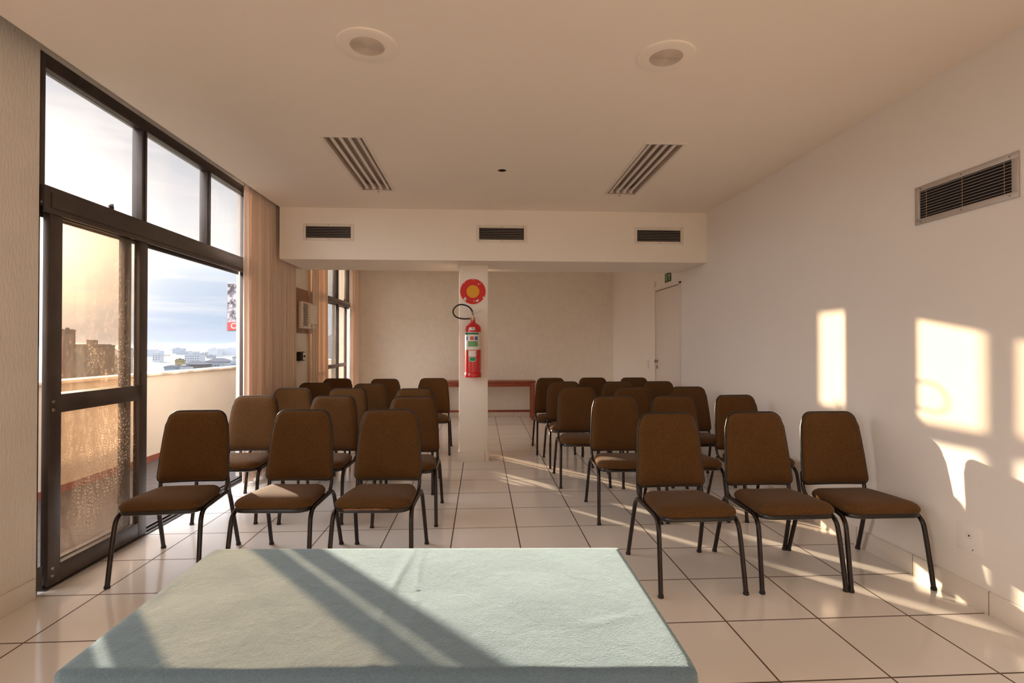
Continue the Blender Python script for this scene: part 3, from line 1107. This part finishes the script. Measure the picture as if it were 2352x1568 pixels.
def rtrap(w0, w1, y0, y1, r0, r1, d, n=6, bulge=0.0):
    """rounded trapezoid, half-width w0 at y0 (radius r0), w1 at y1 (radius r1), inset d"""
    w0, w1, y0, y1 = w0 - d, w1 - d, y0 + d, y1 - d
    r0, r1 = max(r0 - d, .012), max(r1 - d, .012)
    sl_ = math.atan2(w0 - w1, y1 - y0)
    pts = []

    def arc(cx, cy, r, a0, a1):
        for k in range(n + 1):
            a = a0 + (a1 - a0) * k / n
            pts.append([cx + r * cos(a), cy + r * sin(a)])
    arc(w0 - r0, y0 + r0, r0, -pi / 2, sl_)
    for k in range(1, 5):
        u = k / 5
        pts.append([w0 + (w1 - w0) * u + bulge * 4 * u * (1 - u), y0 + (y1 - y0) * u])
    arc(w1 - r1, y1 - r1, r1, sl_, pi / 2)
    for k in range(1, 4):
        u = k / 4
        pts.append([(w1 - r1) * (1 - 2 * u), y1])
    arc(-w1 + r1, y1 - r1, r1, pi / 2, pi - sl_)
    for k in range(1, 5):
        u = 1 - k / 5
        pts.append([-(w0 + (w1 - w0) * u + bulge * 4 * u * (1 - u)), y0 + (y1 - y0) * u])
    arc(-w0 + r0, y0 + r0, r0, pi - sl_, 1.5 * pi)
    for k in range(1, 4):
        u = k / 4
        pts.append([-(w0 - r0) * (1 - 2 * u), y0])
    return pts


SEAT = (.212, .182, -.265, .145, .075, .05)
BACK = (.208, .174, 0.0, .437, .034, .062)
BT = math.atan2(.065, .437)


def seat_pt(x, y, h):
    return (x, y, .385 + h - .02 * (y + .265) + .00)


def back_pt(x, s, h):
    # s along the back upward, h towards the sitter (-y)
    c = .35 * (x * x)
    yy = .178 + s * sin(BT) - h * cos(BT) - c
    return (x, yy, .45 + s * cos(BT) + h * -sin(BT) * -1)


def make_chair():
    ch = bpy.data.objects.new('stacking_chair', None)
    COL.objects.link(ch)
    # seat cushion
    rings = []
    for d, h in ((.010, .010), (.000, .014), (-.005, .024), (-.003, .036), (.008, .050), (.026, .060), (.055, .067), (.09, .071), (.13, .072)):
        rings.append([seat_pt(x, y, h) for x, y in rtrap(*SEAT, d, bulge=.008)])
    MB().loft(rings).build('seat', M_fab, ch, smooth=60)
    # dark rim under the cushion
    rings = []
    for d, h in ((.03, -.012), (.008, -.012), (.002, -.008), (.002, .010), (.006, .014), (.03, .014)):
        rings.append([seat_pt(x, y, h) for x, y in rtrap(*SEAT, d, bulge=.008)])
    MB().loft(rings).build('seat_rim', M_pipe, ch, smooth=50)
    # backrest pad
    rings = []
    for d, h in ((.12, -.030), (.06, -.029), (.025, -.024), (.008, -.014), (.002, -.004), (.002, .004), (.006, .014), (.018, .024), (.04, .030), (.08, .034), (.13, .035)):
        rings.append([back_pt(x, y, h) for x, y in rtrap(*BACK, d, bulge=.006)])
    MB().loft(rings).build('backrest', M_fab, ch, smooth=60)
    MB().tube([back_pt(x, y, 0) for x, y in rtrap(*BACK, 0.0, bulge=.006)], .0062, 8, closed=True).build('piping', M_pipe, ch, smooth=60)
    # back uprights running under the seat
    for sx in (-1, 1):
        P = smoothpts([(sx * .175, -.16, .372), (sx * .183, .0, .370), (sx * .190, .10, .372), (sx * .194, .150, .385), (sx * .196, .176, .415),
                       (sx * .196, .186, .455), (sx * .190, .200, .52)], 5)
        MB().tube(P, .0115, 10).build('back_upright', M_tube, ch, smooth=60)
    # side frames: front leg, rail, rear leg
    for sx in (-1, 1):
        P = smoothpts([(sx * .228, -.286, .006), (sx * .224, -.262, .17), (sx * .220, -.240, .30), (sx * .218, -.225, .345), (sx * .215, -.195, .372), (sx * .213, -.155, .381)], 5)
        lg = MB().tube(P, .0125, 12).build('leg', M_tube, ch, smooth=60)
        MB().lathe([(0, 0), (.0145, 0), (.0155, .004), (.0145, .012), (.0118, .018)], (sx * .228, -.286, 0), 14).build('foot_cap', M_rubber, lg)
        P = smoothpts([(sx * .228, .285, .006), (sx * .222, .235, .17), (sx * .216, .190, .32), (sx * .213, .172, .362), (sx * .212, .140, .385), (sx * .212, .10, .388)], 5)
        lg = MB().tube(P, .0125, 12).build('leg', M_tube, ch, smooth=60)
        MB().lathe([(0, 0), (.0145, 0), (.0155, .004), (.0145, .012), (.0118, .018)], (sx * .228, .285, 0), 14).build('foot_cap', M_rubber, lg)
        MB().tube([(sx * .213, -.158, .381), (sx * .2125, -.02, .385), (sx * .212, .103, .388)], .0125, 12).build('side_rail', M_tube, ch, smooth=60)
    for y in (-.12, .09):
        MB().tube([(-.21, y, .378), (.21, y, .378)], .008, 8).build('cross_bar', M_tube, ch)
    return ch


ORD = ['first', 'second', 'third', 'fourth', 'fifth']
ROWL = [
    [(-1.80, 3.255, .07), (-1.165, 3.252, -.05), (-.605, 3.225, -.045)],
    [(-1.875, 4.25, -.02), (-1.235, 4.21, -.06), (-.56, 4.117, .0)],
    [(-1.86, 5.07, .0), (-1.31, 5.02, .0), (-.655, 4.94, -.02)],
    [(-1.87, 5.80, .0), (-1.24, 5.64, -.03)],
    [(-1.845, 6.61, .0), (-1.223, 6.49, .0), (-.625, 6.60, .02)],
]
ROWR = [
    [(1.142, 2.975, .02), (1.694, 2.985, .0), (2.172, 2.975, .0)],
    [(1.083, 4.08, -.03), (1.585, 4.09, .0), (2.145, 4.10, .10)],
    [(.95, 5.07, -.03), (1.51, 5.03, .0), (2.085, 5.01, .02)],
    [(.945, 5.86, .0), (1.565, 5.81, .0), (2.05, 5.84, .0)],
    [(.88, 6.56, .0), (1.44, 6.60, .0), (1.98, 6.58, .0)],
]
proto = make_chair()
first = True
SL = {3: ['nearest the windows', 'in the middle', 'next to the aisle'], 2: ['nearest the windows', 'next to the aisle']}
SR = ['next to the aisle', 'in the middle', 'nearest the right wall']
EXTRA = {('L', 0, 0): ', beside the glass door', ('L', 0, 1): ', sun patch on seat', ('L', 0, 2): ', frayed seat edge',
         ('R', 1, 0): ', sunlit seat', ('L', 4, 2): ', beside the pillar',
         ('L', 1, 0): ', by the curtain'}
for side, rows, words in (('L', ROWL, SL), ('R', ROWR, SR)):
    for ri, row in enumerate(rows):
        for ci, (x, y, a) in enumerate(row):
            o = proto if first else copy_tree(proto)
            first = False
            o.location = (x, y, 0)
            o.rotation_euler = (0, 0, a)
            wd = words[len(row)][ci] if side == 'L' else words[ci]
            tag(o, 'brown chair, %s row of %s block, %s%s' % (ORD[ri], 'left' if side == 'L' else 'right', wd, EXTRA.get((side, ri, ci), '')),
                'chair', 'brown stacking chairs in rows, %s block' % ('left' if side == 'L' else 'right'))
            if (side, ri, ci) == ('L', 0, 2):
                rt = random.Random(9)
                tp = []
                for k in range(15):
                    tp.append((-.15 + k * .018, -.2695 - .0012, .395 + rt.uniform(-.0035, .001)))
                for k in range(15):
                    tp.append((.102 - k * .018, -.2695 - .0012, .3985 + rt.uniform(0, .0045)))
                MB().poly(tp, (0, .004, 0)).build('frayed_edge', mat('worn_orange_thread', (.30, .13, .06), .9), o, smooth=0)

# ============================================================ table with cloth in the foreground
TZ = .670
TC = [(-.822, 1.682), (.415, 1.622), (.410, 1.016), (-.815, 1.078)]     # far-left, far-right, near-right, near-left
cxm, cym = sum(q[0] for q in TC) / 4, sum(q[1] for q in TC) / 4
tb = thing('folding_table', 'table under the mint cloth in the foreground', 'table', (cxm, cym, 0), -.045)
MB().bbox(-.60, .60, -.275, .275, TZ - .034, TZ - .006, .004).build('tabletop', M_wood, tb)
for sx in (-.53, .53):
    for sy in (-.22, .22):
        MB().bbox(sx - .018, sx + .018, sy - .018, sy + .018, 0, TZ - .034, .003).build('leg', M_tube, tb)


def tablecloth():
    # rings from the centre of the top to the hem
    rnd = random.Random(2)
    per = []
    nseg = [90, 50, 90, 50]
    for k in range(4):
        a, b = Vector(TC[k]), Vector(TC[(k + 1) % 4])
        for i in range(nseg[k]):
            per.append((a + (b - a) * i / nseg[k], k, i / nseg[k]))
    n = len(per)
    ctr = Vector((cxm, cym))

    def wr(x, y):
        z = .0007 * sin(9 * x + 3 * sin(7 * y)) + .0005 * sin(23 * y + 4 * sin(6 * x)) + .0004 * sin(31 * x + 17 * y)
        # a soft ridge left by folding, running away from the viewer
        z += .0022 * math.exp(-((x + .215 + .02 * sin(6 * y)) / .012) ** 2)
        z += .0014 * math.exp(-((x + .17 + .01 * sin(9 * y)) / .007) ** 2)
        z += .0022 * math.exp(-((y - 1.20 - .3 * (x - .3)) / .006) ** 2) * math.exp(-((x - .28) / .09) ** 2)
        return z
    rings = []
    for s in [k / 40 for k in range(1, 41)]:
        s2 = s * .985
        rings.append([(ctr.x + (q.x - ctr.x) * s2, ctr.y + (q.y - ctr.y) * s2, TZ + wr(ctr.x + (q.x - ctr.x) * s2, ctr.y + (q.y - ctr.y) * s2)) for q, k, u in per])
    # rolled edge and hanging skirt
    R = .012
    drops = [(.35, 0), (.8, 0), (1.25, 0), (1.57, 0)]
    nrm = []
    for q, k, u in per:
        a, b = Vector(TC[k]), Vector(TC[(k + 1) % 4])
        d = (b - a).normalized()
        nrm.append(Vector((-d.y, d.x)))
    ns_ = []
    for i in range(n):
        v = Vector((0, 0))
        for j in range(-3, 4):
            v += nrm[(i + j) % n]
        ns_.append(v.normalized())
    edge = [q * 1.0 for q, k, u in per]
    for th, _ in drops:
        rings.append([(e.x + w.x * R * sin(th), e.y + w.y * R * sin(th), TZ - R + R * cos(th)) for e, w in zip(edge, ns_)])
    for j in range(1, 15):
        dz = j * .02
        ring = []
        acc = 0
        for i, (e, w) in enumerate(zip(edge, ns_)):
            q, k, u = per[i]
            f = .012 * (dz / .28) * sin(u * (26 if k % 2 == 0 else 15) + k) + .03 * dz
            f += .02 * (dz / .28) * max(0, 1 - min(u, 1 - u) * 12)
            f += R - .045 * dz + .003 * sin(40 * u + 9 * dz) * (dz / .28)
            ring.append((e.x + w.x * f, e.y + w.y * f, TZ - R - dz))
        rings.append(ring)
    m = MB()
    # the perimeter runs clockwise seen from above; flip outward normals accordingly
    m.loft(rings, True, False)
    return m.build('tablecloth', M_cloth, smooth=80)


tco = tag(tablecloth(), 'pale mint green textured cloth draped over the foreground table', 'tablecloth')

# ============================================================ balcony
tag(MB().box(-3.95, -2.42, -4, 13.2, -.2, -.02).build('balcony_floor', M_balc, smooth=0),
    'brown tiled balcony floor beyond the glass door', 'balcony floor', kind='structure')
par = thing('parapet_wall', 'cream parapet wall of the balcony outside the glass door', 'parapet', (-3.80, 0, 0), kind='structure')
MB().box(-.15, 0, -4, 13.0, -.2, .955).box(0, 1.38, 13.0, 13.15, -.2, .955).build('wall', M_parapet, par, smooth=0)
MB().bbox(-.175, .018, -4, 13.02, .955, .988, .006).bbox(0, 1.38, 12.98, 13.17, .955, .988, .006).build('coping', M_cap, par)
MB().box(0, .012, -4, 13.0, -.02, .045).box(0, 1.38, 12.988, 13.0, -.02, .045).build('baseboard', M_redskirt, par, smooth=0)
tag(MB().box(-2.62, -2.46, 9.95, 13.0, -.2, 3.15).build('facade', M_facade, smooth=0), 'outer wall of the building beyond the far window', 'wall', kind='structure')

# ------------------------------------------------------------ banner sign outside
def unproj(px, py, Y):
    """a world point at depth Y seen at pixel (px, py); used to survey far things"""
    f, yaw, pit, h = 1211., .056, .0092, 1.296
    u, v = (px - 1176) / f, -(py - 784) / f
    d, z = cos(pit) - v * sin(pit), sin(pit) + v * cos(pit)
    X, Yy = u * cos(yaw) + d * sin(yaw), -u * sin(yaw) + d * cos(yaw)
    return Vector((X * Y / Yy, Y, h + z * Y / Yy))


SY = 16.0
a_, b_2 = unproj(521, 648, SY), unproj(521, 760, SY)
sw_, sh_ = 1.25, a_.z - b_2.z
sg = thing('street_sign', 'tall faded sign board with red band and white letters outside', 'sign', (a_.x, SY, 0))
MB().bbox(0, sw_, 0, .12, b_2.z, a_.z, .01).build('case', mat('sign_case', (.25, .24, .25), .5), sg)
psm = mat('peeled_poster', (.42, .38, .40), .8)
tt = psm.node_tree
pp = tt.nodes['Principled BSDF']
tcn = N(tt, 'ShaderNodeTexCoord')
nn = N(tt, 'ShaderNodeTexNoise'); nn.inputs['Scale'].default_value = 4.5; nn.inputs['Detail'].default_value = 8; nn.inputs['Roughness'].default_value = .7
L(tt, tcn.outputs['Object'], nn.inputs['Vector'])
L(tt, ramp(tt, nn.outputs[0], [(.42, (.06, .05, .06)), (.50, (.20, .18, .19)), (.56, (.42, .38, .40))]), pp.inputs['Base Color'])
zr = b_2.z + sh_ * .185
MB().box(.03, sw_ - .03, -.012, 0, zr, a_.z - .05).build('poster', psm, sg, smooth=0)
MB().box(.03, sw_ - .03, -.014, 0, b_2.z + .02, zr).build('red_band', mat('sign_red_band', (.40, .055, .05), .5), sg, smooth=0)
cu = bpy.data.curves.new('lettering', 'FONT')
cu.body = 'CU'
cu.size = .235
cu.extrude = .004
to = bpy.data.objects.new('lettering', cu)
COL.objects.link(to)
bpy.context.view_layer.update()
dg = bpy.context.evaluated_depsgraph_get()
tm = bpy.data.meshes.new_from_object(to.evaluated_get(dg))
bpy.data.objects.remove(to)
lo = bpy.data.objects.new('lettering', tm)
COL.objects.link(lo)
tm.materials.clear()
tm.materials.append(mat('sign_white', (.6, .57, .55), .5))
lo.parent = sg
lo.rotation_euler = (pi / 2, 0, 0)
lo.location = (.12, -.018, b_2.z + .075)
MB().tube([(sw_ - .15, .06, -27), (sw_ - .15, .06, b_2.z + .02)], .06, 12).build('pole', M_track, sg)

# ============================================================ city
GZ = -27.0
gm = mat('city_ground', (.045, .06, .05), .9, noise=(.02, .3))
tag(MB().box(-5200, 600, 12, 6500, GZ - 1, GZ).build('ground', gm, smooth=0), 'hazy low city ground far below the balcony', 'ground', kind='structure')
BC = {'white': (.22, .23, .25), 'cream': (.22, .20, .15), 'grey': (.12, .13, .145), 'yellow': (.16, .13, .065), 'blue': (.15, .18, .22), 'brown': (.06, .047, .04)}
BM = {k: mat('facade_' + k, v, .85, noise=(.15, .08)) for k, v in BC.items()}
M_roof = mat('dark_roof', (.035, .035, .045), .8)
M_bwin = mat('building_window', (.035, .045, .065), .3)


def building(px0, px1, ptop, Y, colr, label, roof=None, wins=None, depth=None, tower=None):
    Y = Y * 3.0
    p0, p1 = unproj(px0, ptop, Y), unproj(px1, ptop, Y)
    w = p1.x - p0.x
    z = p0.z
    dp = depth or w * .8
    b = thing('building', label, 'building', (p0.x, Y, GZ), group='city buildings beyond the balcony')
    H = z - GZ
    MB().box(0, w, 0, dp, 0, H).box(-.2, w + .2, -.2, dp + .2, H - .5, H - .1).build('walls', BM[colr], b, smooth=0)
    if roof == 'hip':
        rh_ = w * .16
        MB().add([(-.4, -.4, H), (w + .4, -.4, H), (w + .4, dp + .4, H), (-.4, dp + .4, H), (w * .3, dp * .5, H + rh_), (w * .7, dp * .5, H + rh_)],
                 [(0, 1, 5, 4), (1, 2, 5), (2, 3, 4, 5), (3, 0, 4), (3, 2, 1, 0)]).build('roof', M_roof, b, smooth=0)
    else:
        MB().box(w * .08, w * .92, dp * .08, dp * .92, H - .05, H + .35).build('roof', M_roof, b, smooth=0)
        MB().box(w * .4, w * .62, dp * .3, dp * .6, H + .3, H + .3 + w * .16).build('lift_house', BM[colr], b, smooth=0)
    if wins:
        nx, nz, fh = wins
        for i in range(nx):
            for j in range(nz):
                x = w * (i + .5) / nx
                zz = H - 1.4 - fh * (j + .5)
                if zz < 1:
                    continue
                MB().box(x - w / nx * .24, x + w / nx * .24, -.06, .05, zz - fh * .2, zz + fh * .22).build('window', M_bwin, b, smooth=0)
    return b


building(377, 402, 842, 62, 'blue', 'low pale block with cream edge just over the parapet coping', 'hip', (2, 2, 3.0))
building(402, 418, 826, 78, 'yellow', 'narrow ochre water tower block among the city roofs', None, (1, 1, 3.0))
building(404, 431, 843, 70, 'white', 'low white house at the foot of the ochre tower', None, (3, 1, 3.0))
building(424, 458, 813, 250, 'white', 'white apartment block with rows of small windows in mid city', None, (6, 5, 3.2))
building(350, 368, 813, 330, 'white', 'hazy white slab block at the edge of the sliding door', None, (3, 7, 3.4))
building(418, 466, 837, 110, 'brown', 'wide low house with dark roof before the white apartments', 'hip', (4, 2, 3.0))
building(474, 490, 816, 420, 'grey', 'grey mid-rise block left of the pale tower', None, (3, 5, 3.4))
building(491, 505, 802, 560, 'white', 'pale hazy tower rising above the other roofs', None, (2, 6, 3.6))
building(470, 519, 830, 130, 'grey', 'long grey building with dark roof near the sign', 'hip', (7, 2, 3.0))
building(505, 552, 838, 105, 'blue', 'long low pale building at the right end of the parapet view', None, (5, 1, 3.0))
building(534, 556, 820, 120, 'white', 'white house with a dark pitched roof below the sign', 'hip', (3, 3, 3.0))
building(137, 160, 757, 95, 'brown', 'tall dark block seen through the dusty door glass', None, (3, 9, 3.2))
building(160, 228, 792, 80, 'brown', 'wide stepped brown block seen through the dusty door glass', None, (6, 5, 3.2))
building(236, 272, 823, 90, 'grey', 'grey block low in the dusty door glass', None, (4, 3, 3.2))
building(288, 300, 800, 160, 'white', 'thin white block beside the door stile', None, (2, 4, 3.2))
building(748, 768, 772, 190, 'grey', 'tall grey block seen through the far window', None, (3, 9, 3.2))
building(772, 783, 790, 230, 'grey', 'second slimmer grey block through the far window', None, (2, 7, 3.2))
building(792, 802, 788, 210, 'brown', 'brown block behind the bronze glass of the far window', None, (2, 7, 3.2))
rb = random.Random(11)
k = 0
names_ = ['faint distant city block on the skyline']
for i in range(46):
    px = 105 + i * 10.4 + rb.uniform(-3, 3)
    Y = rb.uniform(1500, 3800)
    top = rb.uniform(799, 815)
    p0 = unproj(px, top, Y)
    w = rb.uniform(22, 60)
    b = MB().box(p0.x, p0.x + w, Y, Y + w, GZ, p0.z).box(p0.x + w * .3, p0.x + w * .6, Y + 2, Y + w * .5, p0.z, p0.z + 3).build('distant_building', BM[rb.choice(['white', 'grey', 'blue', 'cream'])], smooth=0)
    tag(b, 'faint distant city block on the hazy skyline', 'building', 'distant city blocks on the skyline')
# hills
hm = MB()
hv = []
nh = 60
for i in range(nh + 1):
    px = 60 + i * 14
    top = 797 - 9 * max(0, sin(i * .21 + .5)) - 3 * sin(i * .63) - 5 * math.exp(-((px - 470) / 60.0) ** 2)
    q = unproj(px, top, 5000)
    hv.append(((q.x, 5000, GZ), (q.x, 5200 + 200, q.z), (q.x, 6200, GZ)))
vs = [p_ for tri in hv for p_ in tri]
fs = []
for i in range(nh):
    a = i * 3
    fs += [(a, a + 3, a + 4, a + 1), (a + 1, a + 4, a + 5, a + 2)]
hm.add(vs, fs)
tag(hm.build('hills', mat('hill_green', (.14, .20, .16), .95), smooth=60), 'low hazy hills along the horizon', 'hills', kind='structure')
# haze over the city
hz_m = bpy.data.materials.new('city_haze')
hz_m.use_nodes = True
tt = hz_m.node_tree
tt.nodes.clear()
ov = N(tt, 'ShaderNodeOutputMaterial')
vs_ = N(tt, 'ShaderNodeVolumeScatter')
vs_.inputs['Color'].default_value = (.07, .092, .14, 1)
vs_.inputs['Density'].default_value = .00042
vs_.inputs['Anisotropy'].default_value = .2
L(tt, vs_.outputs[0], ov.inputs['Volume'])
HAZE = True
if HAZE:
    hb = MB().box(-5000, 300, 120, 4900, GZ + .5, 14.0).build('haze', hz_m, smooth=0)
    tag(hb, 'pale bluish morning haze lying over the city', 'haze', kind='stuff')
